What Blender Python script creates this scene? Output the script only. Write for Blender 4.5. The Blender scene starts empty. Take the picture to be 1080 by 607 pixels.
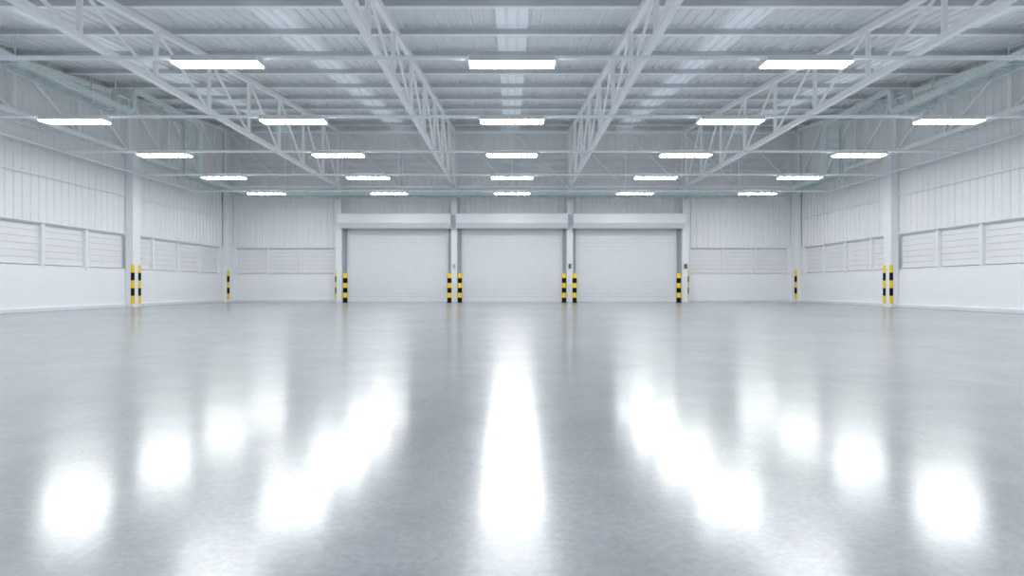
import bpy, math
from mathutils import Vector

S = bpy.context.scene
COL = S.collection
CZ = 0.615                      # camera height above the floor
F = 600.0                       # focal length in pixels of the 1080 wide frame

# ------------------------------------------------------------------ materials
def new_mat(name):
    m = bpy.data.materials.new(name)
    m.use_nodes = True
    nt = m.node_tree
    return m, nt, nt.nodes.get('Principled BSDF')

def plain(name, col, rough=0.5, metal=0.0, spec=0.5, var=0.03, scale=3.0, bump=0.0):
    """painted / metal surface with a faint procedural unevenness of tone"""
    m, nt, b = new_mat(name)
    tc = nt.nodes.new('ShaderNodeTexCoord')
    n = nt.nodes.new('ShaderNodeTexNoise')
    n.inputs['Scale'].default_value = scale
    n.inputs['Detail'].default_value = 4
    r = nt.nodes.new('ShaderNodeValToRGB')
    lo = [max(0, c * (1 - var)) for c in col]
    hi = [min(1, c * (1 + var)) for c in col]
    r.color_ramp.elements[0].position = 0.3
    r.color_ramp.elements[1].position = 0.7
    r.color_ramp.elements[0].color = (*lo, 1)
    r.color_ramp.elements[1].color = (*hi, 1)
    nt.links.new(tc.outputs['Object'], n.inputs['Vector'])
    nt.links.new(n.outputs['Fac'], r.inputs['Fac'])
    nt.links.new(r.outputs['Color'], b.inputs['Base Color'])
    b.inputs['Roughness'].default_value = rough
    b.inputs['Metallic'].default_value = metal
    b.inputs['Specular IOR Level'].default_value = spec
    if bump:
        bp = nt.nodes.new('ShaderNodeBump')
        bp.inputs['Strength'].default_value = bump
        bp.inputs['Distance'].default_value = 0.004
        nt.links.new(n.outputs['Fac'], bp.inputs['Height'])
        nt.links.new(bp.outputs['Normal'], b.inputs['Normal'])
    return m

M = {}
M['plaster'] = plain('white_plaster', (0.845, 0.86, 0.88), 0.6, var=0.015, scale=1.3)
M['clad'] = plain('pale_cladding', (0.80, 0.812, 0.815), 0.42, var=0.02, scale=0.8)
M['clad_back'] = M['clad']
M['roof'] = plain('pale_roof_sheet', (0.755, 0.775, 0.795), 0.45, var=0.02, scale=0.8)
M['steel'] = plain('white_painted_steel', (0.875, 0.885, 0.895), 0.45, var=0.015)
M['purlin'] = plain('galvanised_purlin', (0.54, 0.555, 0.575), 0.45, var=0.03)
M['column'] = plain('white_column_paint', (0.81, 0.825, 0.845), 0.5, var=0.01)
M['louvre'] = plain('pale_louvre', (0.76, 0.772, 0.78), 0.45, var=0.02)
M['door'] = plain('pale_shutter_slats', (0.735, 0.755, 0.772), 0.4, var=0.015)
M['housing'] = plain('shutter_housing_sheet', (0.77, 0.79, 0.815), 0.4, var=0.015)
M['guide'] = plain('shutter_guide_steel', (0.42, 0.45, 0.49), 0.45, var=0.03)
M['tray'] = plain('zinc_green_tray', (0.58, 0.66, 0.67), 0.45, var=0.05, scale=6)
M['rail'] = plain('white_rail_paint', (0.80, 0.84, 0.88), 0.4, var=0.01)
M['lamp_body'] = plain('lamp_housing_grey', (0.62, 0.66, 0.69), 0.45, var=0.01)
M['kerb'] = plain('pale_kerb', (0.74, 0.77, 0.81), 0.6, var=0.02)
M['yellow'] = plain('safety_yellow', (0.90, 0.60, 0.004), 0.45, var=0.03, scale=8)
M['black'] = plain('safety_black', (0.006, 0.006, 0.007), 0.6, spec=0.12, var=0.1, scale=8)
M['ctrl_pale'] = plain('pale_control_plastic', (0.52, 0.55, 0.58), 0.5)
M['ctrl_dark'] = plain('dark_control_plastic', (0.07, 0.085, 0.10), 0.45)
M['button'] = plain('pale_button', (0.40, 0.44, 0.47), 0.4)

LAMP_STRENGTH = 38.0
FILL_STRENGTH = 6.5  # added upward fill on the lamps, lifts the roof brightness
def lamp_mat(name, strength):
    m, nt, b = new_mat(name)
    b.inputs['Base Color'].default_value = (0.9, 0.92, 0.94, 1)
    b.inputs['Roughness'].default_value = 0.6
    b.inputs['Emission Color'].default_value = (0.98, 0.99, 1.0, 1)
    b.inputs['Emission Strength'].default_value = strength
    return m
M['lamp'] = lamp_mat('lamp_diffuser', LAMP_STRENGTH)
M['roof_fill'] = lamp_mat('added_fill_strip', FILL_STRENGTH)
for k in ('lamp', 'roof_fill'): M[k].cycles.emission_sampling = 'FRONT'

def skylight_mat():
    m, nt, b = new_mat('translucent_skylight_sheet')
    out = nt.nodes['Material Output']
    nt.nodes.remove(b)
    d = nt.nodes.new('ShaderNodeBsdfDiffuse'); d.inputs['Color'].default_value = (0.66, 0.70, 0.74, 1)
    t = nt.nodes.new('ShaderNodeBsdfTranslucent')
    tc = nt.nodes.new('ShaderNodeTexCoord')
    n = nt.nodes.new('ShaderNodeTexNoise'); n.inputs['Scale'].default_value = 1.5
    r = nt.nodes.new('ShaderNodeValToRGB')
    r.color_ramp.elements[0].color = (0.62, 0.68, 0.73, 1)
    r.color_ramp.elements[1].color = (0.70, 0.75, 0.80, 1)
    nt.links.new(tc.outputs['Object'], n.inputs['Vector'])
    nt.links.new(n.outputs['Fac'], r.inputs['Fac'])
    nt.links.new(r.outputs['Color'], t.inputs['Color'])
    mx = nt.nodes.new('ShaderNodeMixShader'); mx.inputs['Fac'].default_value = 0.35
    nt.links.new(d.outputs[0], mx.inputs[1]); nt.links.new(t.outputs[0], mx.inputs[2])
    nt.links.new(mx.outputs[0], out.inputs['Surface'])
    return m
M['skylight'] = skylight_mat()

def floor_mat():
    m, nt, b = new_mat('polished_concrete')
    L = nt.links.new
    tc = nt.nodes.new('ShaderNodeTexCoord')
    def noise(scale, detail, rough=0.55, dist=0.0):
        n = nt.nodes.new('ShaderNodeTexNoise')
        n.inputs['Scale'].default_value = scale
        n.inputs['Detail'].default_value = detail
        n.inputs['Roughness'].default_value = rough
        n.inputs['Distortion'].default_value = dist
        L(tc.outputs['Object'], n.inputs['Vector'])
        return n
    def mixc(fac, a, c, mode='MIX'):
        x = nt.nodes.new('ShaderNodeMix'); x.data_type = 'RGBA'; x.blend_type = mode
        if isinstance(fac, float): x.inputs['Factor'].default_value = fac
        else: L(fac, x.inputs['Factor'])
        for s, v in ((6, a), (7, c)):
            if isinstance(v, tuple): x.inputs[s].default_value = v
            else: L(v, x.inputs[s])
        return x.outputs[2]
    def ramp(src, p0, p1, c0, c1):
        r = nt.nodes.new('ShaderNodeValToRGB')
        r.color_ramp.elements[0].position = p0; r.color_ramp.elements[1].position = p1
        r.color_ramp.elements[0].color = c0; r.color_ramp.elements[1].color = c1
        L(src, r.inputs['Fac']); return r.outputs['Color']
    g = lambda v: (v, v, v, 1)
    n1 = noise(0.45, 6, 0.6, 0.15)
    n2 = noise(3.0, 8, 0.7, 0.1)
    n3 = noise(45.0, 4, 0.7)
    n4 = noise(9.0, 6, 0.7)
    c1 = ramp(n1.outputs['Fac'], 0.25, 0.75, (0.272, 0.309, 0.336, 1), (0.418, 0.448, 0.470, 1))
    c2 = ramp(n2.outputs['Fac'], 0.32, 0.68, g(0.84), g(1.10))
    c3 = ramp(n3.outputs['Fac'], 0.30, 0.70, g(0.82), g(1.10))
    c4 = ramp(n4.outputs['Fac'], 0.22, 0.32, g(0.93), g(1.0))
    c = mixc(1.0, c1, c2, 'MULTIPLY'); c = mixc(1.0, c, c3, 'MULTIPLY'); c = mixc(1.0, c, c4, 'MULTIPLY')
    # a few fine dark scuffs
    v = nt.nodes.new('ShaderNodeTexVoronoi'); v.inputs['Scale'].default_value = 1.1
    mp = nt.nodes.new('ShaderNodeMapping'); mp.inputs['Scale'].default_value = (1, 2.2, 1)
    L(tc.outputs['Object'], mp.inputs['Vector']); L(mp.outputs['Vector'], v.inputs['Vector'])
    sp = ramp(v.outputs['Distance'], 0.012, 0.022, g(0.45), g(1.0))
    c = mixc(1.0, c, sp, 'MULTIPLY')
    L(c, b.inputs['Base Color'])
    rr = nt.nodes.new('ShaderNodeMapRange')
    rr.inputs['From Min'].default_value = 0.3; rr.inputs['From Max'].default_value = 0.7
    rr.inputs['To Min'].default_value = 0.17; rr.inputs['To Max'].default_value = 0.188
    L(n2.outputs['Fac'], rr.inputs['Value'])
    b.inputs['Roughness'].default_value = 0.32
    b.inputs['IOR'].default_value = 1.5
    # polish: a sharper sealed layer over the concrete
    gl = nt.nodes.new('ShaderNodeBsdfAnisotropic'); gl.inputs['Anisotropy'].default_value = -0.2
    tv = nt.nodes.new('ShaderNodeCombineXYZ'); tv.inputs[1].default_value = 1.0
    L(tv.outputs['Vector'], gl.inputs['Tangent'])
    L(rr.outputs['Result'], gl.inputs['Roughness'])
    fr = nt.nodes.new('ShaderNodeLayerWeight'); fr.inputs['Blend'].default_value = 0.5
    mn = nt.nodes.new('ShaderNodeMapRange'); mn.interpolation_type = 'SMOOTHSTEP'
    mn.inputs['From Min'].default_value = 0.53; mn.inputs['From Max'].default_value = 0.78
    mn.inputs['To Min'].default_value = 0.05; mn.inputs['To Max'].default_value = 0.54
    L(fr.outputs['Facing'], mn.inputs['Value'])
    mx = nt.nodes.new('ShaderNodeMixShader')
    L(mn.outputs[0], mx.inputs['Fac']); L(b.outputs[0], mx.inputs[1]); L(gl.outputs[0], mx.inputs[2])
    L(mx.outputs[0], nt.nodes['Material Output'].inputs['Surface'])
    return m
M['floor'] = floor_mat()

# ------------------------------------------------------------------ mesh builder
class MB:
    def __init__(self):
        self.v, self.f, self.mi, self.cur = [], [], [], 0
    def mat(self, i):
        self.cur = i; return self
    def add(self, vs, fs):
        o = len(self.v)
        self.v += [tuple(p) for p in vs]
        for f in fs:
            self.f.append(tuple(i + o for i in f)); self.mi.append(self.cur)
        return self
    def box(self, x0, y0, z0, x1, y1, z1):
        x0, x1 = sorted((x0, x1)); y0, y1 = sorted((y0, y1)); z0, z1 = sorted((z0, z1))
        vs = [(x0,y0,z0),(x1,y0,z0),(x1,y1,z0),(x0,y1,z0),(x0,y0,z1),(x1,y0,z1),(x1,y1,z1),(x0,y1,z1)]
        return self.add(vs, [(3,2,1,0),(4,5,6,7),(0,1,5,4),(1,2,6,5),(2,3,7,6),(3,0,4,7)])
    def bar(self, p0, p1, w, h, up=(0,0,1)):
        """rectangular bar from p0 to p1, w across and h along 'up'"""
        p0, p1 = Vector(p0), Vector(p1)
        d = (p1 - p0).normalized(); u = Vector(up)
        s = d.cross(u).normalized(); u = s.cross(d).normalized()
        vs = []
        for p in (p0, p1):
            for a, b in ((-1,-1),(1,-1),(1,1),(-1,1)):
                vs.append(p + s * (a * w / 2) + u * (b * h / 2))
        return self.add(vs, [(0,1,2,3),(7,6,5,4),(0,4,5,1),(1,5,6,2),(2,6,7,3),(3,7,4,0)])
    def tube(self, p0, p1, r, n=12):
        p0, p1 = Vector(p0), Vector(p1)
        d = (p1 - p0).normalized()
        a = Vector((1,0,0)) if abs(d.x) < 0.9 else Vector((0,1,0))
        s = d.cross(a).normalized(); u = s.cross(d)
        vs = []
        for p in (p0, p1):
            for k in range(n):
                t = 2 * math.pi * k / n
                vs.append(p + s * (r * math.cos(t)) + u * (r * math.sin(t)))
        fs = [(k, (k+1) % n, n + (k+1) % n, n + k) for k in range(n)]
        fs += [tuple(range(n))[::-1], tuple(range(n, 2*n))]
        return self.add(vs, fs)
    def sweep(self, pts, r, n=10):
        """round tube along a polyline"""
        pts = [Vector(p) for p in pts]
        o = len(self.v); prev = None
        for i, p in enumerate(pts):
            d = (pts[min(i+1, len(pts)-1)] - pts[max(i-1, 0)]).normalized()
            a = Vector((0,0,1)) if abs(d.z) < 0.9 else Vector((1,0,0))
            s = d.cross(a).normalized(); u = s.cross(d)
            for k in range(n):
                t = 2 * math.pi * k / n
                self.v.append(tuple(p + s * (r * math.cos(t)) + u * (r * math.sin(t))))
        for i in range(len(pts) - 1):
            for k in range(n):
                q = o + i*n
                self.f.append((q + k, q + (k+1) % n, q + n + (k+1) % n, q + n + k)); self.mi.append(self.cur)
        self.f.append(tuple(range(o, o+n))[::-1]); self.mi.append(self.cur)
        q = o + (len(pts)-1)*n
        self.f.append(tuple(range(q, q+n))); self.mi.append(self.cur)
        return self
    def lathe(self, prof, c=(0,0,0), n=28):
        """prof: (r, z) from bottom to top; r 0 closes"""
        o = len(self.v)
        for r, z in prof:
            for k in range(n):
                t = 2*math.pi*k/n
                self.v.append((c[0] + r*math.cos(t), c[1] + r*math.sin(t), c[2] + z))
        for i in range(len(prof)-1):
            for k in range(n):
                q = o + i*n
                self.f.append((q+k, q+(k+1) % n, q+n+(k+1) % n, q+n+k)); self.mi.append(self.cur)
        self.f.append(tuple(range(o, o+n))[::-1]); self.mi.append(self.cur)
        q = o + (len(prof)-1)*n
        self.f.append(tuple(range(q, q+n))); self.mi.append(self.cur)
        return self
    def prism(self, poly, fn, a, b):
        """closed 2D polygon carried from a to b; fn(p, q, t) -> 3D"""
        n = len(poly)
        vs = [fn(p, q, a) for p, q in poly] + [fn(p, q, b) for p, q in poly]
        fs = [(i, (i+1) % n, n + (i+1) % n, n + i) for i in range(n)]
        fs += [tuple(range(n))[::-1], tuple(range(n, 2*n))]
        return self.add(vs, fs)
    def build(self, name, mats, parent=None, smooth=False, bevel=0.0):
        me = bpy.data.meshes.new(name)
        me.from_pydata(self.v, [], self.f)
        if not isinstance(mats, (list, tuple)): mats = [mats]
        for m in mats: me.materials.append(m)
        me.polygons.foreach_set('material_index', self.mi)
        me.validate(); me.update()
        import bmesh
        bm = bmesh.new(); bm.from_mesh(me)
        bmesh.ops.recalc_face_normals(bm, faces=bm.faces)
        if bevel:
            bmesh.ops.bevel(bm, geom=list(bm.edges), offset=bevel, segments=2, profile=0.5, affect='EDGES')
        bm.to_mesh(me); bm.free()
        if smooth:
            me.shade_smooth() if hasattr(me, 'shade_smooth') else None
            me.set_sharp_from_angle(angle=math.radians(35))
        o = bpy.data.objects.new(name, me)
        COL.objects.link(o)
        if parent is not None:
            o.parent = parent
            o.matrix_parent_inverse.identity()
            o.location = -Vector(parent.location) if parent.get('_abs') else (0, 0, 0)
        return o

def tag(o, label=None, cat=None, group=None, kind=None):
    if label: o['label'] = label
    if cat: o['category'] = cat
    if group: o['group'] = group
    if kind: o['kind'] = kind
    return o

def empty(name, loc, absolute=True):
    """an Empty at the thing's base; parts built in world coordinates are set back by its location"""
    o = bpy.data.objects.new(name, None)
    o.empty_display_size = 0.2
    COL.objects.link(o); o.location = loc
    if absolute: o['_abs'] = 1
    return o

def copy_tree(o, loc):
    c = o.copy(); COL.objects.link(c); c.location = loc
    for ch in list(o.children):
        d = ch.copy(); COL.objects.link(d); d.parent = c
        for g in list(ch.children):
            e = g.copy(); COL.objects.link(e); e.parent = d
    return c

# ------------------------------------------------------------------ dimensions
XW = 11.53            # inner face of the side walls
YB = 23.08            # inner face of the back wall
YF = -3.0             # front wall behind the camera
PITCH = 0.235
BAY = 2.31 * 2
def roof_z(y): return CZ + 3.93 + 0.104 * y          # underside of the purlins
PUR_H = 0.13
def deck_z(y): return roof_z(y) + PUR_H + 0.058
Z_CH = CZ + 4.0                                       # bottom chord axis
def top_z(y): return CZ + 3.862 + 0.104 * y           # top chord axis

def rib_profile(s0, s1, h, centre=0.0, inset=0.0):
    """points (s, offset) of a trapezoid ribbed sheet between s0 and s1"""
    pts = [(s0, 0.0)]
    k = math.floor((s0 - centre) / PITCH) - 1
    while True:
        c = centre + k * PITCH; k += 1
        if c - 0.045 > s1: break
        for ds, o in ((-0.036, 0), (-0.018, h), (0.018, h), (0.036, 0)):
            s = c + ds
            if s0 < s < s1: pts.append((s, o))
    pts.append((s1, 0.0))
    return pts

def ribbed(mb, s0, s1, fn_a, fn_b, h=0.032, back=0.05, centre=0.0):
    """ribbed sheet with a flat back: fn_a/fn_b(s, out) give the two ends of the extrusion"""
    prof = rib_profile(s0, s1, h, centre)
    n = len(prof)
    A = [fn_a(s, o) for s, o in prof]; B = [fn_b(s, o) for s, o in prof]
    mb.add(A + B, [(i, i+1, n+i+1, n+i) for i in range(n-1)])
    if back:
        mb.add([fn_a(s0, 0), fn_a(s1, 0), fn_b(s1, 0), fn_b(s0, 0), fn_a(s0, -back), fn_a(s1, -back), fn_b(s1, -back), fn_b(s0, -back)],
               [(4,5,6,7), (0,1,5,4), (1,2,6,5), (2,3,7,6), (3,0,4,7)])
    return mb

# ------------------------------------------------------------------ floor
b = MB(); b.box(-XW - 0.4, YF - 0.4, -0.2, XW + 0.4, YB + 0.5, 0.0)
tag(b.build('floor', M['floor']), 'polished grey concrete floor with mottled tone and glossy reflections', 'floor', kind='structure')

# ------------------------------------------------------------------ ceiling
SKY = [-2*BAY, -BAY, 0.0, BAY, 2*BAY]
SKW = 1.5 * PITCH
def sheet(mb, x0, x1, back):
    ribbed(mb, x0, x1, lambda s, o: (s, YF - 0.1, deck_z(YF - 0.1) - o), lambda s, o: (s, YB + 0.2, deck_z(YB + 0.2) - o), h=0.042, back=back, centre=PITCH/2)
edges = [-XW - 0.25]
for c in SKY: edges += [c - SKW, c + SKW]
edges.append(XW + 0.25)
mb = MB()
for i in range(0, len(edges), 2): sheet(mb, edges[i], edges[i+1], 0.05)
ceiling = tag(mb.build('ceiling', M['roof']), 'pale ribbed metal roof deck rising towards the back wall', 'ceiling', kind='structure')
for c in SKY:
    mb = MB(); sheet(mb, c - SKW, c + SKW, 0)
    o = mb.build('skylight_panel', M['skylight'], ceiling)
    o['label'] = 'translucent daylight strip in the roof deck'

ORD = ['nearest', 'second', 'third', 'fourth', 'fifth', 'sixth', 'seventh', 'eighth', 'ninth', 'tenth', 'eleventh', 'twelfth', 'thirteenth', 'fourteenth', 'fifteenth', 'sixteenth', 'seventeenth', 'eighteenth']
# ------------------------------------------------------------------ purlins (C sections, one every 1.48 m)
pur_y = [22.02 - 1.478 * k for k in range(0, 15)]
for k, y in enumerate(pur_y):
    z0 = roof_z(y) + 0.002
    mb = MB()
    t = 0.008
    poly = [(-0.040, 0), (0.045, 0), (0.045, 0.022), (0.045 - t, 0.022), (0.045 - t, t), (-0.040 + t, t), (-0.040 + t, PUR_H - t - 0.006), (0.035 - t, PUR_H - t - 0.006),
            (0.035 - t, PUR_H - 0.026), (0.035, PUR_H - 0.026), (0.035, PUR_H - 0.006), (-0.040, PUR_H - 0.006)]
    z0 += 0.0105
    mb.prism([(p, q - 0.006) for p, q in poly], lambda p, q, x: (x, y + p, z0 + q + 0.104 * p), -XW + 0.02, XW - 0.02)
    o = mb.build('purlin', M['purlin'])
    fl = MB()  # white strip paints in the light on the purlin's lower lip
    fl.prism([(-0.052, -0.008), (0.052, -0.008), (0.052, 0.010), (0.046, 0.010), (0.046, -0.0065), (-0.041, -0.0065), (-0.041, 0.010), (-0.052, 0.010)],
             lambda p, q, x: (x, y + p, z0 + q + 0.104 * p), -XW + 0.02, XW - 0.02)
    fl.build('painted_lit_edge', M['steel'], o)['label'] = 'white strip painting the light caught along the purlin foot'
    nth = 'roof purlin nearest the back wall' if k == 0 else f'{ORD[k]} roof purlin from the back wall'
    tag(o, f'grey steel {nth}, spanning the whole width', 'purlin', 'purlins under the roof deck')

# ------------------------------------------------------------------ walls
def side_wall(side):
    s = -1 if side == 'left' else 1
    X = lambda d: s * (XW + d)
    mb = MB()
    mb.box(X(0), YF, 0, X(0.30), YB + 0.3, 1.06)               # low wall
    mb.box(X(0.20), YF, 1.06, X(0.30), YB + 0.3, 2.19)         # behind the louvres
    w = tag(mb.build(f'wall_{side}', M['plaster']), f'{side} side wall, white low wall under louvres and ribbed cladding', 'wall', kind='structure')
    mb = MB()
    ribbed(mb, YF, YB + 0.1, lambda t, o: (X(0.035 - o), t, 2.19), lambda t, o: (X(0.035 - o), t, deck_z(t) + 0.02), h=0.024, back=0.08, centre=YB)
    cl = mb.build('cladding', M['clad'], w)
    for z in (2.20, 3.33, 4.44):
        mb = MB(); mb.box(X(-0.03), YF, z - 0.022, X(0.0), YB - 0.4, z + 0.022)
        # gaps at the columns are filled by the columns themselves
        mb.build('girt', M['clad'], w)
    mb = MB(); mb.box(X(-0.03), YF, 4.40, X(0), YB - 0.4, 4.50)
    return w
wl = side_wall('left'); wr = side_wall('right')

# back wall
mb = MB()
for s in (-1, 1):
    mb.box(s * 7.05, YB, 0, s * (XW + 0.3), YB + 0.3, 1.06)
    mb.box(s * 7.05, YB + 0.20, 1.06, s * (XW + 0.3), YB + 0.3, 2.20)
mb.box(-7.05, YB + 0.16, 0, 7.05, YB + 0.3, 3.05)              # behind the shutters
wb = tag(mb.build('wall_back', M['plaster']), 'back wall with three roller shutter doors and ribbed cladding above', 'wall', kind='structure')
mb = MB()
yy = lambda o: YB + 0.035 - o
for s0, s1 in ((-XW - 0.2, -7.0), (7.0, XW + 0.2)):
    ribbed(mb, s0, s1, lambda t, o: (t, yy(o), 2.20), lambda t, o: (t, yy(o), 5.06), h=0.024, back=0.08)
ribbed(mb, -7.0, 7.0, lambda t, o: (t, yy(o), 3.00), lambda t, o: (t, yy(o), 5.06), h=0.024, back=0.08)
mb.build('cladding', M['clad'], wb)
mb = MB()
ribbed(mb, -XW - 0.2, XW + 0.2, lambda t, o: (t, yy(o), 6.02), lambda t, o: (t, yy(o), deck_z(YB) + 0.05), h=0.024, back=0.08)
for s in (-1, 1):
    ribbed(mb, *sorted((s * 11.1, s * (XW + 0.2))), lambda t, o: (t, yy(o), 5.06), lambda t, o: (t, yy(o), 6.02), h=0.024, back=0.08)
mb.box(-11.1, YB + 0.15, 5.06, 11.1, YB + 0.2, 6.02)
mb.build('upper_cladding', M['clad'], wb)
for s in (-1, 1):
    for z in (2.21, 3.33):
        mb = MB(); mb.box(s * 7.12, YB - 0.03, z - 0.025, s * 11.24, YB, z + 0.025)
        mb.build('girt', M['clad'], wb)
for z in (5.04, 6.04):
    mb = MB(); mb.box(-11.25, YB - 0.03, z - 0.025, 11.25, YB, z + 0.025)
    mb.build('girt', M['clad'], wb)

mb = MB(); mb.box(-XW - 0.3, YF - 0.3, 0, XW + 0.3, YF, deck_z(YF) + 0.02)
tag(mb.build('wall_front', M['plaster']), 'plain front wall behind the camera', 'wall', kind='structure')

# kerbs at the foot of the walls
for side, s in (('left', -1), ('right', 1)):
    mb = MB(); mb.box(s * (XW - 0.06), YF, 0.0, s * XW, YB, 0.10)
    tag(mb.build(f'baseboard_{side}', M['kerb'], bevel=0.008), f'low pale kerb along the foot of the {side} wall', 'kerb', kind='structure')
mb = MB()
for s in (-1, 1): mb.box(s * 7.06, YB - 0.06, 0.0, s * (XW - 0.06), YB, 0.10)
tag(mb.build('baseboard_back', M['kerb'], bevel=0.008), 'low pale kerb along the foot of the back wall', 'kerb', kind='structure')

# ------------------------------------------------------------------ louvred windows
n_win = [0]
def louvre(a, b_, z0, z1, place, pitch, label, depth=0.10, frame=0.045, sill=0.10, posts=True, hi=False):
    """place(t, out, z): t along the wall, out towards the room"""
    n_win[0] += 1
    nm = f'window_{n_win[0]}'
    mb = MB()
    zb = z0 + sill
    nb = max(1, round((z1 - 0.03 - zb) / pitch)); p = (z1 - 0.03 - zb) / nb
    poly = [(-0.07, zb), ]
    for i in range(nb):
        poly += [(0.004, zb + i * p + 0.001), (0.006, zb + i * p + 0.010), (-0.006, zb + (i+1) * p - 0.008), (-0.006, zb + (i+1) * p)]
    if hi:                                        # deep blades that face down and out, over shaded gaps
        poly = [(-0.07, zb)]
        for i in range(nb):
            z = zb + i * p
            poly += [(-0.05, z + 0.001), (-0.05, z + 0.40 * p), (0.05, z + 0.72 * p), (0.05, z + 0.97 * p), (0.02, z + 0.99 * p)]
    poly += [(-0.07, z1 - 0.03)]
    mb.prism(poly, lambda q, z, t: place(t, q - depth + 0.03, z), a + 0.002, b_ - 0.002)
    o = tag(mb.build(nm, M['louvre']), label, 'louvred window', kind='structure')
    fb = MB()
    def bx(t0, t1, o0, o1, za, zc):
        P = [place(t0, o0, za), place(t1, o1, zc)]
        fb.box(*P[0], *P[1])
    bx(a, b_, -depth - 0.02, -0.012, z0, z0 + sill - 0.02)
    bx(a, b_, -depth - 0.02, -0.03, z1 - 0.035, z1)
    if posts:
        bx(a - frame, a + frame, -depth - 0.02, 0.0, z0, z1)
    fb.build('window_frame', M['column'], o)
    return o

near = ['', '']
for side, s in (('left', -1), ('right', 1)):
    P = lambda t, o, z: (s * (XW - o), t, z)
    ys = [11.2, 12.6, 14.0, 15.44, 16.955]
    for i in range(4):
        louvre(ys[i], ys[i+1], 1.06, 2.178, P, 0.155,
               f'pale louvred panel on the {side} wall, ' + ['fourth', 'third', 'second', 'first'][i] + ' in front of the column with striped guards',
               depth=0.12)
    ys = [17.31, 18.3, 19.7, 21.1, 22.45]
    for i in range(4):
        louvre(ys[i], ys[i+1], 1.06, 2.178, P, 0.155,
               f'pale louvred panel on the {side} wall, ' + ['first', 'second', 'third', 'fourth'][i] + ' behind the column with striped guards', depth=0.12, posts=i > 0)
    mb = MB(); mb.box(s * (XW - 0.0), 22.42, 1.06, s * (XW + 0.14), 22.68, 2.178)
    mb.build('window_post', M['column'], wl if s < 0 else wr)
for s, side in ((-1, 'left'), (1, 'right')):
    xs = [11.19, 9.89, 8.56, 7.24]
    for i in range(3):
        a, b_ = sorted((s * xs[i], s * xs[i+1]))
        P = lambda t, o, z: (t, YB - o, z)
        louvre(a, b_, 1.06, 2.185, P, 0.155,
               f'louvred panel in the back wall {side} of the doors, ' + ['beside the corner column', 'middle of three', 'nearest the roller door'][i], depth=0.12, frame=0.035, posts=(s > 0 or i > 0))
    mb = MB(); mb.box(s * 11.16, YB, 1.06, s * 11.36, YB + 0.14, 2.185); mb.box(s * 7.12, YB + 0.02, 1.06, s * 7.24, YB + 0.14, 2.185)
    mb.build('window_post', M['column'], wb)
for i in range(10):
    a = -11.1 + 2.22 * i
    louvre(a, a + 2.22, 5.065, 6.015, lambda t, o, z: (t, YB - o, z), 0.30,
           f'high ventilation louvre in the back wall above the doors, {["first","second","third","fourth","fifth","sixth","seventh","eighth","ninth","tenth"][i]} from the left corner', depth=0.10, frame=0.03, sill=0.05, hi=True)

# ------------------------------------------------------------------ columns
def column(x0, y0, x1, y1, zt, label, plinth=True):
    mb = MB(); mb.box(x0, y0, 0.0, x1, y1, zt)
    r = empty('steel_column', ((x0+x1)/2, (y0+y1)/2, 0))
    mb.build('shaft', M['column'], r, bevel=0.006)
    mb = MB(); mb.box(x0 - 0.03, y0 - 0.02, zt + 0.001, x1 + 0.03, y1 - 0.02, zt + 0.028)
    mb.build('cap_plate', M['steel'], r)
    return tag(r, label, 'column')
ZT = Z_CH - 0.06 - 0.022
XI = 11.30
for s, side in ((-1, 'left'), (1, 'right')):
    column(*sorted((s * XI, s * (XW - 0.002)))[:1], 16.96, sorted((s * XI, s * (XW - 0.002)))[1], 17.30, ZT,
           f'white column on the {side} wall with two striped corner guards')
    column(min(s * XI, s * (XW - 0.002)), 22.68, max(s * XI, s * (XW - 0.002)), YB - 0.002, ZT,
           f'white corner column where the {side} wall meets the back wall')
    column(min(s * XI, s * (XW - 0.002)), 11.0 , max(s * XI, s * (XW - 0.002)), 11.19, ZT,
           f'white column on the {side} wall nearest the camera')
DCX = [-6.93, -2.31, 2.31, 6.93]
DCL = ['white column at the left edge of the left roller door', 'white column between left and middle roller doors with pale control box',
       'white column between middle and right roller doors with dark control box', 'white column at the right edge of the right roller door']
for x, l in zip(DCX, DCL):
    column(x - 0.118, 22.72, x + 0.118, YB - 0.002, ZT, l)

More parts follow.
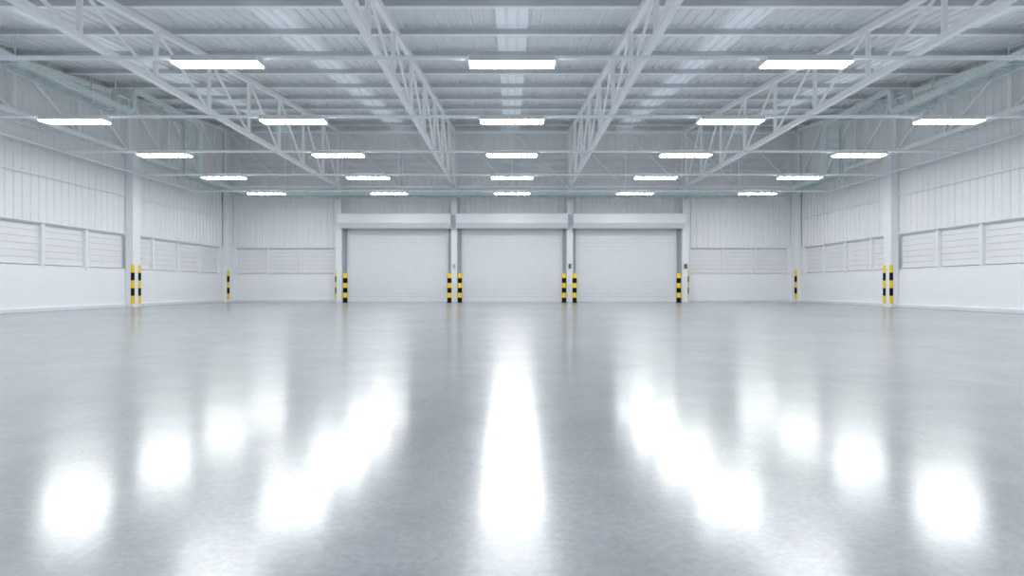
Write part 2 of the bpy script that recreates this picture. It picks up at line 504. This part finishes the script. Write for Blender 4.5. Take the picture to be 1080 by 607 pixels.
# ------------------------------------------------------------------ roller shutter doors
DN = ['left', 'middle', 'right']
for i, cx in enumerate((-BAY, 0.0, BAY)):
    # curtain of interlocking slats
    mb = MB(); p = 0.155; zt = 3.02; n = int(zt / p) + 1
    poly = [(0.05, 0.0)]
    for k in range(n):
        z = 0.012 + k * p
        poly += [(-0.005, z), (-0.008, z + 0.010), (-0.010, z + p*0.5), (-0.008, z + p - 0.012), (-0.005, z + p - 0.004)]
    poly += [(0.05, 0.012 + n * p)]
    mb.prism(poly, lambda q, z, x: (x, YB - 0.02 + q, z), cx - 2.10, cx + 2.10)
    d = tag(mb.build(f'door_{i+1}', M['door']), f'closed pale grey roller shutter door, {DN[i]} one of the three', 'roller shutter door', kind='structure')
    mb = MB(); mb.box(cx - 2.10, YB - 0.05, 0.0, cx + 2.10, YB - 0.035, 0.09)
    mb.build('bottom_bar', M['door'], d)
    # roller housing: upright front, chamfer below
    poly = [(22.90, 3.50), (22.54, 3.50), (22.50, 3.46), (22.50, 3.115), (22.66, 2.925), (22.90, 2.925)]
    poly = [(y - 0.19, z) for y, z in poly]
    mb = MB(); mb.prism(poly, lambda y, z, x: (x, y, z), cx - 2.195, cx + 2.195)
    h = mb.build('roller_housing', M['housing'], d)
    for s in (-1, 1):
        mb = MB(); mb.prism([(y, z) for y, z in poly], lambda y, z, x: (x, y, z), cx + s * 2.196, cx + s * 2.204)
        mb.build('end_plate', M['column'], h)
        # guide rail: channel with a slot
        g = MB()
        xa, xb = cx + s * 2.07, cx + s * 2.185
        g.box(xa, YB - 0.14, 0.0, xa + s * 0.012, YB - 0.06, 2.95)
        g.box(xa, YB - 0.14, 0.0, xb, YB - 0.128, 2.95)
        g.box(xa + s * 0.07, YB - 0.17, 0.0, xb, YB - 0.14, 2.95)
        g.build('guide_rail', M['guide'], d)
    mb = MB(); mb.box(cx - 2.18, 22.73, 3.0, cx + 2.18, YB - 0.06, 3.46)
    mb.build('roller_box', M['housing'], h)

# ------------------------------------------------------------------ bollards
def bollard():
    R, H = 0.083, 1.13; n = 6; hb = H / n
    r = empty('bollard', (0, 0, 0), False)
    body = MB()
    for k in range(n - 1):
        body.mat(0 if k % 2 == 0 else 1)
        body.lathe([(R, k*hb), (R, (k+1)*hb)])
    body.mat(1)
    dome = [(R, 5*hb)] + [(R, H - 0.075)] + [(R * math.cos(t), H - 0.075 + 0.075 * math.sin(t)) for t in [math.pi/2 * j / 8 for j in range(1, 8)]] + [(0.004, H)]
    body.build('post', [M['black'], M['yellow']], r, smooth=True)
    cap = MB(); cap.lathe(dome)
    cap.build('dome_cap', M['yellow'], r, smooth=True)
    base = MB(); base.lathe([(R + 0.012, 0), (R + 0.012, 0.012), (R + 0.002, 0.02)])
    base.build('base_ring', M['black'], r, smooth=True)
    return r
YBO = 22.0
bl = [(364.2, 'at the left edge of the left roller door'), (474.0, 'at the right edge of the left roller door'),
      (485.0, 'at the left edge of the middle roller door'), (594.9, 'at the right edge of the middle roller door'),
      (606.0, 'at the left edge of the right roller door'), (715.8, 'at the right edge of the right roller door')]
proto = None
for u, l in bl:
    loc = ((u - 540) * YBO / F, YBO, 0)
    if proto is None:
        proto = o = bollard(); o.location = loc
    else: o = copy_tree(proto, loc)
    tag(o, 'yellow and black striped round bollard ' + l, 'bollard', 'striped bollards guarding the roller doors')

# ------------------------------------------------------------------ corner guards on the columns
def guard(wx, wy):
    """L shaped striped guard; corner at origin, legs of wx (along x) and wy (along y), signed"""
    r = empty('corner_guard', (0, 0, 0), False)
    t = 0.014; H = 1.15 / 5
    sx = 1 if wx > 0 else -1; sy = 1 if wy > 0 else -1
    poly = [(-sx*t, -sy*t), (wx, -sy*t), (wx, -sy*0.001), (-sx*0.001, -sy*0.001), (-sx*0.001, wy), (-sx*t, wy)]
    for k in range(5):
        mb = MB()
        mb.prism(poly, lambda p, q, z: (p, q, z), 0.11 + k*H, 0.11 + (k+1)*H)
        c = M['yellow'] if k % 2 == 0 else M['black']
        mb.build('yellow_band' if k % 2 == 0 else 'black_band', c, r)
    return r
for s, side in ((-1, 'left'), (1, 'right')):
    g = guard(s * 0.055, 0.055); g.location = (s * XI, 16.96, 0)
    tag(g, f'yellow and black corner guard on the near edge of the {side} wall column', 'corner guard', 'striped corner guards')
    g = guard(s * 0.055, -0.10); g.location = (s * XI, 17.30, 0)
    tag(g, f'thin yellow and black guard on the far edge of the {side} wall column', 'corner guard', 'striped corner guards')
    g = guard(s * 0.055, 0.055); g.location = (s * XI, 22.68, 0)
    tag(g, f'yellow and black corner guard on the {side} back corner column', 'corner guard', 'striped corner guards')
    g = guard(-s * 0.03, 0.06); g.location = (s * (6.93 + 0.118), 22.72, 0)
    tag(g, f'thin yellow and black guard on the column outside the {side} roller door', 'corner guard', 'striped corner guards')

# ------------------------------------------------------------------ door control boxes
def control(x, dark, label):
    r = empty('control_box', (x, 22.72, 1.40))
    m = M['ctrl_dark'] if dark else M['ctrl_pale']
    mb = MB(); mb.box(x - 0.05, 22.665, 1.33, x + 0.05, 22.718, 1.52)
    mb.build('enclosure', m, r, bevel=0.006)
    for z in (1.37, 1.425, 1.48):
        mb = MB(); mb.tube((x, 22.668, z), (x, 22.655, z), 0.014, 14)
        mb.build('push_button', M['button'], r)
    tag(r, label, 'control box')
control(-2.31, False, 'small pale grey control box on the column beside the middle door')
control(2.31, True, 'small dark control box on the column between middle and right doors')
control(6.93, True, 'small dark control box on the column right of the right door')

# ------------------------------------------------------------------ trusses
NODES = [22.80 - 1.955 * k for k in range(11)]       # 22.80 ... 3.25
def sloped_truss(x, label, y_end, group, mat=None):
    mat = mat or M['steel']
    r = empty('roof_truss', (x, y_end, Z_CH))
    ye, y0 = y_end, NODES[-1] - 0.1
    ys = [min(y, y_end - 0.05) for y in NODES]
    mb = MB(); mb.bar((x, y0, Z_CH), (x, ye, Z_CH), 0.115, 0.115); mb.build('bottom_chord', mat, r, bevel=0.008)
    mb = MB(); mb.bar((x, YF + 0.3, top_z(YF + 0.3)), (x, ye, top_z(ye)), 0.115, 0.115); mb.build('top_chord', mat, r, bevel=0.008)
    for i, y in enumerate(ys):
        mb = MB(); mb.tube((x, y, Z_CH + 0.05), (x, y, top_z(y) - 0.05), 0.047, 14); mb.build('post', mat, r, smooth=True)
        if i + 1 < len(ys):
            yn = ys[i+1]
            mb = MB(); mb.tube((x, yn + 0.08, top_z(yn) - 0.05), (x, y - 0.08, Z_CH + 0.05), 0.031, 12); mb.build('brace', mat, r, smooth=True)
    return tag(r, label, 'roof truss', group)
TY = 22.70
sloped_truss(-6.93, 'white tapered roof truss above the outer edge of the left roller door', TY, 'long trusses running to the back wall')
sloped_truss(-2.31, 'white tapered roof truss just left of the central row of lights', TY, 'long trusses running to the back wall')
sloped_truss(2.31, 'white tapered roof truss just right of the central row of lights', TY, 'long trusses running to the back wall')
sloped_truss(6.93, 'white tapered roof truss above the outer edge of the right roller door', TY, 'long trusses running to the back wall')
sloped_truss(-11.40, 'white roof truss running along the top of the left wall', TY, 'long trusses along the side walls')
sloped_truss(11.40, 'white roof truss running along the top of the right wall', TY, 'long trusses along the side walls')

yb = 22.88
r = empty('wall_truss', (0, yb, Z_CH))
zt = top_z(yb) - 0.04
mb = MB(); mb.bar((-11.45, yb, Z_CH), (11.45, yb, Z_CH), 0.11, 0.11); mb.build('bottom_chord', M['steel'], r, bevel=0.008)
mb = MB(); mb.bar((-11.45, yb, zt), (11.45, yb, zt), 0.11, 0.11); mb.build('top_chord', M['steel'], r, bevel=0.008)
for k in range(11):
    x = -11.40 + 2.28 * k
    mb = MB(); mb.tube((x, yb, Z_CH + 0.05), (x, yb, zt - 0.05), 0.03, 12); mb.build('post', M['steel'], r, smooth=True)
    if k < 10:
        mb = MB(); mb.tube((x + 0.06, yb, zt - 0.05), (x + 2.28 - 0.06, yb, Z_CH + 0.05), 0.03, 12); mb.build('brace', M['steel'], r, smooth=True)
tag(r, 'white truss along the back wall with braces slanting one way', 'wall truss')

# ------------------------------------------------------------------ light rails and linear lights
ROWS = [20.10, 17.165, 14.23, 11.30, 8.40, 5.47, 2.54]  # last two rows lie out of view, added to brighten the roof
ZR = CZ + 3.375
RN = ['rail nearest the back wall', 'second rail from the back wall', 'third rail from the back wall', 'fourth rail from the back wall', 'fifth rail from the back wall', 'unseen added sixth rail from the back wall', 'unseen added seventh rail from the back wall']
XR = 11.215
for k, y in enumerate(ROWS):
    mb = MB()
    if k == 0:
        # ends turn into the rails along the walls
        pts = []
        for s in (-1, 1):
            arc = [(s * (XR - 0.12 + 0.12 * math.sin(t)), y - 0.12 + 0.12 * math.cos(t), ZR) for t in [math.pi/2 * j / 6 for j in range(7)]]
            pts += (arc[::-1] if s < 0 else arc)
        mb.sweep(pts, 0.033, 12)
    else:
        mb.tube((-XR + 0.045, y, ZR), (XR - 0.045, y, ZR), 0.033, 14)
    tag(mb.build('light_rail', M['rail'], smooth=True), f'slim white {RN[k]}, crossing the hall and carrying linear lights', 'light rail', 'light rails crossing the hall')
for s, side in ((-1, 'left'), (1, 'right')):
    mb = MB(); mb.tube((s * XR, 2.0, ZR), (s * XR, ROWS[0] - 0.125, ZR), 0.033, 14)
    tag(mb.build('light_rail', M['rail'], smooth=True), f'slim white rail along the {side} wall joining the ends of the light rails', 'light rail')

LL, LW, LH = 1.265, 0.275, 0.056
def lamp():
    r = empty('linear_light', (0, 0, 0), False)
    # origin: underside of the rail
    zt, zb = -0.004, -0.004 - LH
    h = MB()
    h.box(-LL/2 + 0.012, -LW/2, zb, LL/2 - 0.012, -LW/2 + 0.012, zt + 0.028)
    h.box(-LL/2 + 0.012, LW/2 - 0.012, zb, LL/2 - 0.012, LW/2, zt + 0.028)
    h.box(-LL/2 + 0.012, -LW/2 + 0.012, zt - 0.012, LL/2 - 0.012, LW/2 - 0.012, zt)
    h.build('housing', M['lamp_body'], r)
    for s in (-1, 1):
        e = MB(); e.box(s * (LL/2 - 0.012), -LW/2, zb, s * LL/2, LW/2, zt)
        for sy in (-1, 1): e.box(s * (LL/2 - 0.012), sy * 0.045, zt, s * LL/2, sy * LW/2, zt + 0.028)
        e.build('end_cap', M['rail'], r)
        c = MB()
        c.box(s * 0.42 - 0.02, -0.045, -0.004, s * 0.42 + 0.02, 0.045, -0.0005)
        c.build('mounting_clip', M['rail'], r)
    d = MB(); d.box(-LL/2 + 0.012, -LW/2 + 0.012, zb - 0.018, LL/2 - 0.012, LW/2 - 0.012, zb + 0.006)
    d.mi = [0, 1, 0, 0, 0, 0]                          # the underside glows
    d.build('diffuser', [M['lamp'], M['rail']], r)
    d = MB(); 
    for sy in (-1, 1): d.box(-LL/2 + 0.12, sy * 0.06, zt, LL/2 - 0.12, sy * (LW/2 - 0.014), zt + 0.002)
    d.mi = [1, 0, 1, 1, 1, 1] * 2                      # added strips glow upward only to brighten the roof
    d.build('added_fill_strip', [M['roof_fill'], M['rail']], r)
    return r
LX = [-8.68, -4.34, 0.0, 4.34, 8.68]
LN = ['outermost left', 'left of centre', 'central', 'right of centre', 'outermost right']
proto = None
for k, y in enumerate(ROWS):
    for j, x in enumerate(LX):
        loc = (x, y, ZR - 0.034)
        if proto is None:
            proto = o = lamp(); o.location = loc
        else: o = copy_tree(proto, loc)
        tag(o, f'bright white linear light, {LN[j]} one on the {RN[k]}', 'linear light', 'linear lights on the rails')

# ------------------------------------------------------------------ cable trays
def rounded(pts, rad, n=7):
    """polyline (2D) with rounded corners"""
    out = [Vector(pts[0])]
    for i in range(1, len(pts) - 1):
        p, a, c = Vector(pts[i]), Vector(pts[i-1]), Vector(pts[i+1])
        d0, d1 = (a - p).normalized(), (c - p).normalized()
        ang = d0.angle(d1); cut = rad / math.tan(ang / 2)
        s, e = p + d0 * cut, p + d1 * cut
        cen = p + (d0 + d1).normalized() * (rad / math.sin(ang / 2))
        for k in range(n + 1):
            t = k / n
            v = (s - cen) * (1 - t) + (e - cen) * t
            out.append(cen + v.normalized() * rad)
    out.append(Vector(pts[-1]))
    return out
def ribbon(mb, path, half, x0, x1, place):
    """thin tall bar along a 2D path, 'half' either side of it; x0..x1 its thickness"""
    L, R = [], []
    for i, p in enumerate(path):
        d = (path[min(i+1, len(path)-1)] - path[max(i-1, 0)]).normalized()
        nrm = Vector((-d.y, d.x))
        L.append(p + nrm * half); R.append(p - nrm * half)
    vs = []
    for l, q in zip(L, R):
        vs += [place(x0, l), place(x1, l), place(x1, q), place(x0, q)]
    fs = []
    for i in range(len(path) - 1):
        for k in range(4):
            fs.append((i*4 + k, i*4 + (k+1) % 4, i*4 + 4 + (k+1) % 4, i*4 + 4 + k))
    fs += [(0, 1, 2, 3), tuple(len(vs) - 4 + k for k in range(4))[::-1]]
    mb.add(vs, fs)

TXI, TXO = 10.16, 10.72
ZLO, ZHI, ZRE = CZ + 4.66, CZ + 5.30, CZ + 3.57
for s, side in ((-1, 'left'), (1, 'right')):
    r = empty('cable_tray', (s * TXI, 8.0, ZLO))
    path = rounded([(8.0, ZLO), (15.30, ZLO), (15.30, ZHI), (18.5, ZHI), (18.5, ZRE), (21.88, ZRE)], 0.2)
    place = lambda x, p: (s * x, p.x, p.y)
    for x in (TXI, TXO):
        mb = MB(); ribbon(mb, path, 0.065, x - 0.014, x + 0.014, place)
        for h in (-0.065, 0.065):                     # lips of the side rail
            lip = []
            for i, p in enumerate(path):
                d = (path[min(i+1, len(path)-1)] - path[max(i-1, 0)]).normalized()
                lip.append(p + Vector((-d.y, d.x)) * h)
            w = 0.05 if x == TXI else -0.05
            ribbon(mb, lip, 0.006, min(x, x + w), max(x, x + w), place)
        mb.build('side_rail', M['tray'], r)
    # rungs along the whole run
    acc, nxt = 0.0, 0.3
    for i in range(len(path) - 1):
        a, c = path[i], path[i+1]; seg = (c - a).length
        vert = abs((c - a).normalized().y) > 0.9
        while nxt < acc + seg:
            p = a + (c - a) * ((nxt - acc) / seg)
            mb = MB(); d = (c - a).normalized()
            mb.bar((s * (TXI + 0.012), p.x, p.y), (s * (TXO - 0.012), p.x, p.y), 0.035, 0.022, up=(0, -d.y, d.x))
            mb.build('rung', M['tray'], r)
            nxt += 0.31 if vert else 0.55
        acc += seg
    # trapeze hangers from the purlins
    for y, zt_ in ((11.674, ZLO), (14.63, ZLO), (17.586, ZHI), (8.72, ZLO)):
        h = MB(); h.box(s * (TXI - 0.02), y - 0.02, zt_ - 0.10, s * (TXO + 0.12), y + 0.02, zt_ - 0.06)
        for x in (TXI + 0.035, TXO + 0.10):
            h.tube((s * x, y, zt_ - 0.09), (s * x, y, roof_z(y) - 0.004), 0.012, 8)
        h.build('hanger', M['tray'], r)
    tag(r, f'greenish grey ladder cable tray dropping in steps along the {side} wall', 'cable tray')

r = empty('cable_tray', (0, 22.2, ZRE))
Y0, Y1 = 21.93, 22.58
XE = 10.70
mb = MB(); mb.box(-XE + 0.0, Y0, ZRE - 0.055, XE, Y0 + 0.024, ZRE + 0.055); mb.box(-XE, Y0, ZRE - 0.058, XE, Y0 + 0.05, ZRE - 0.05)
mb.build('side_rail', M['tray'], r)
mb = MB(); mb.box(-9.75, Y1 - 0.024, ZRE - 0.055, 9.75, Y1, ZRE + 0.055)
for s in (-1, 1): mb.bar((s * 9.75, Y1 - 0.012, ZRE), (s * XE, Y0 + 0.04, ZRE), 0.024, 0.11)
mb.build('side_rail', M['tray'], r)
n = 56
for k in range(n + 1):
    x = -9.6 + 19.2 * k / n
    mb = MB(); mb.bar((x - 0.10, Y0 + 0.02, ZRE - 0.04), (x + 0.10, Y1 - 0.02, ZRE - 0.04), 0.12, 0.014)
    mb.build('rung', M['tray'], r)
for x in DCX:
    mb = MB(); mb.box(x - 0.03, Y0, ZRE - 0.10, x + 0.03, 22.71, ZRE - 0.06); mb.build('support_bracket', M['tray'], r)
tag(r, 'pale greenish cable tray running across the back wall above the doors', 'cable tray')

# ------------------------------------------------------------------ daylight, camera, colour
for o in bpy.data.objects:
    if '_abs' in o: del o['_abs']

w = bpy.data.worlds.new('overcast_sky'); S.world = w; w.use_nodes = True
bg = w.node_tree.nodes['Background']
bg.inputs['Color'].default_value = (0.94, 0.97, 1.0, 1); bg.inputs['Strength'].default_value = 1.0

cam = bpy.data.cameras.new('camera'); co = bpy.data.objects.new('camera', cam); COL.objects.link(co)
co.location = (0, 0, CZ); co.rotation_euler = (math.radians(90), 0, 0)
cam.sensor_fit = 'HORIZONTAL'; cam.sensor_width = 36.0; cam.lens = 36.0 * F / 1080.0
cam.shift_y = -1.5 / 1080.0
cam.clip_start = 0.05; cam.clip_end = 200
S.camera = co

S.view_settings.view_transform = 'Standard'
S.view_settings.look = 'None'
S.view_settings.gamma = 1.0
S.view_settings.use_curve_mapping = False
S.view_settings.exposure = 0.36
S.cycles.max_bounces = 12
S.cycles.diffuse_bounces = 8
S.cycles.use_denoising = True
S.cycles.denoising_prefilter = 'ACCURATE'
S.cycles.use_adaptive_sampling = False
S.cycles.use_guiding = True
S.cycles.guiding_training_samples = 32
S.cycles.caustics_reflective = False
S.cycles.caustics_refractive = False
S.cycles.blur_glossy = 1.0
S.cycles.sample_clamp_indirect = 4.0
w.cycles.sampling_method = 'NONE'
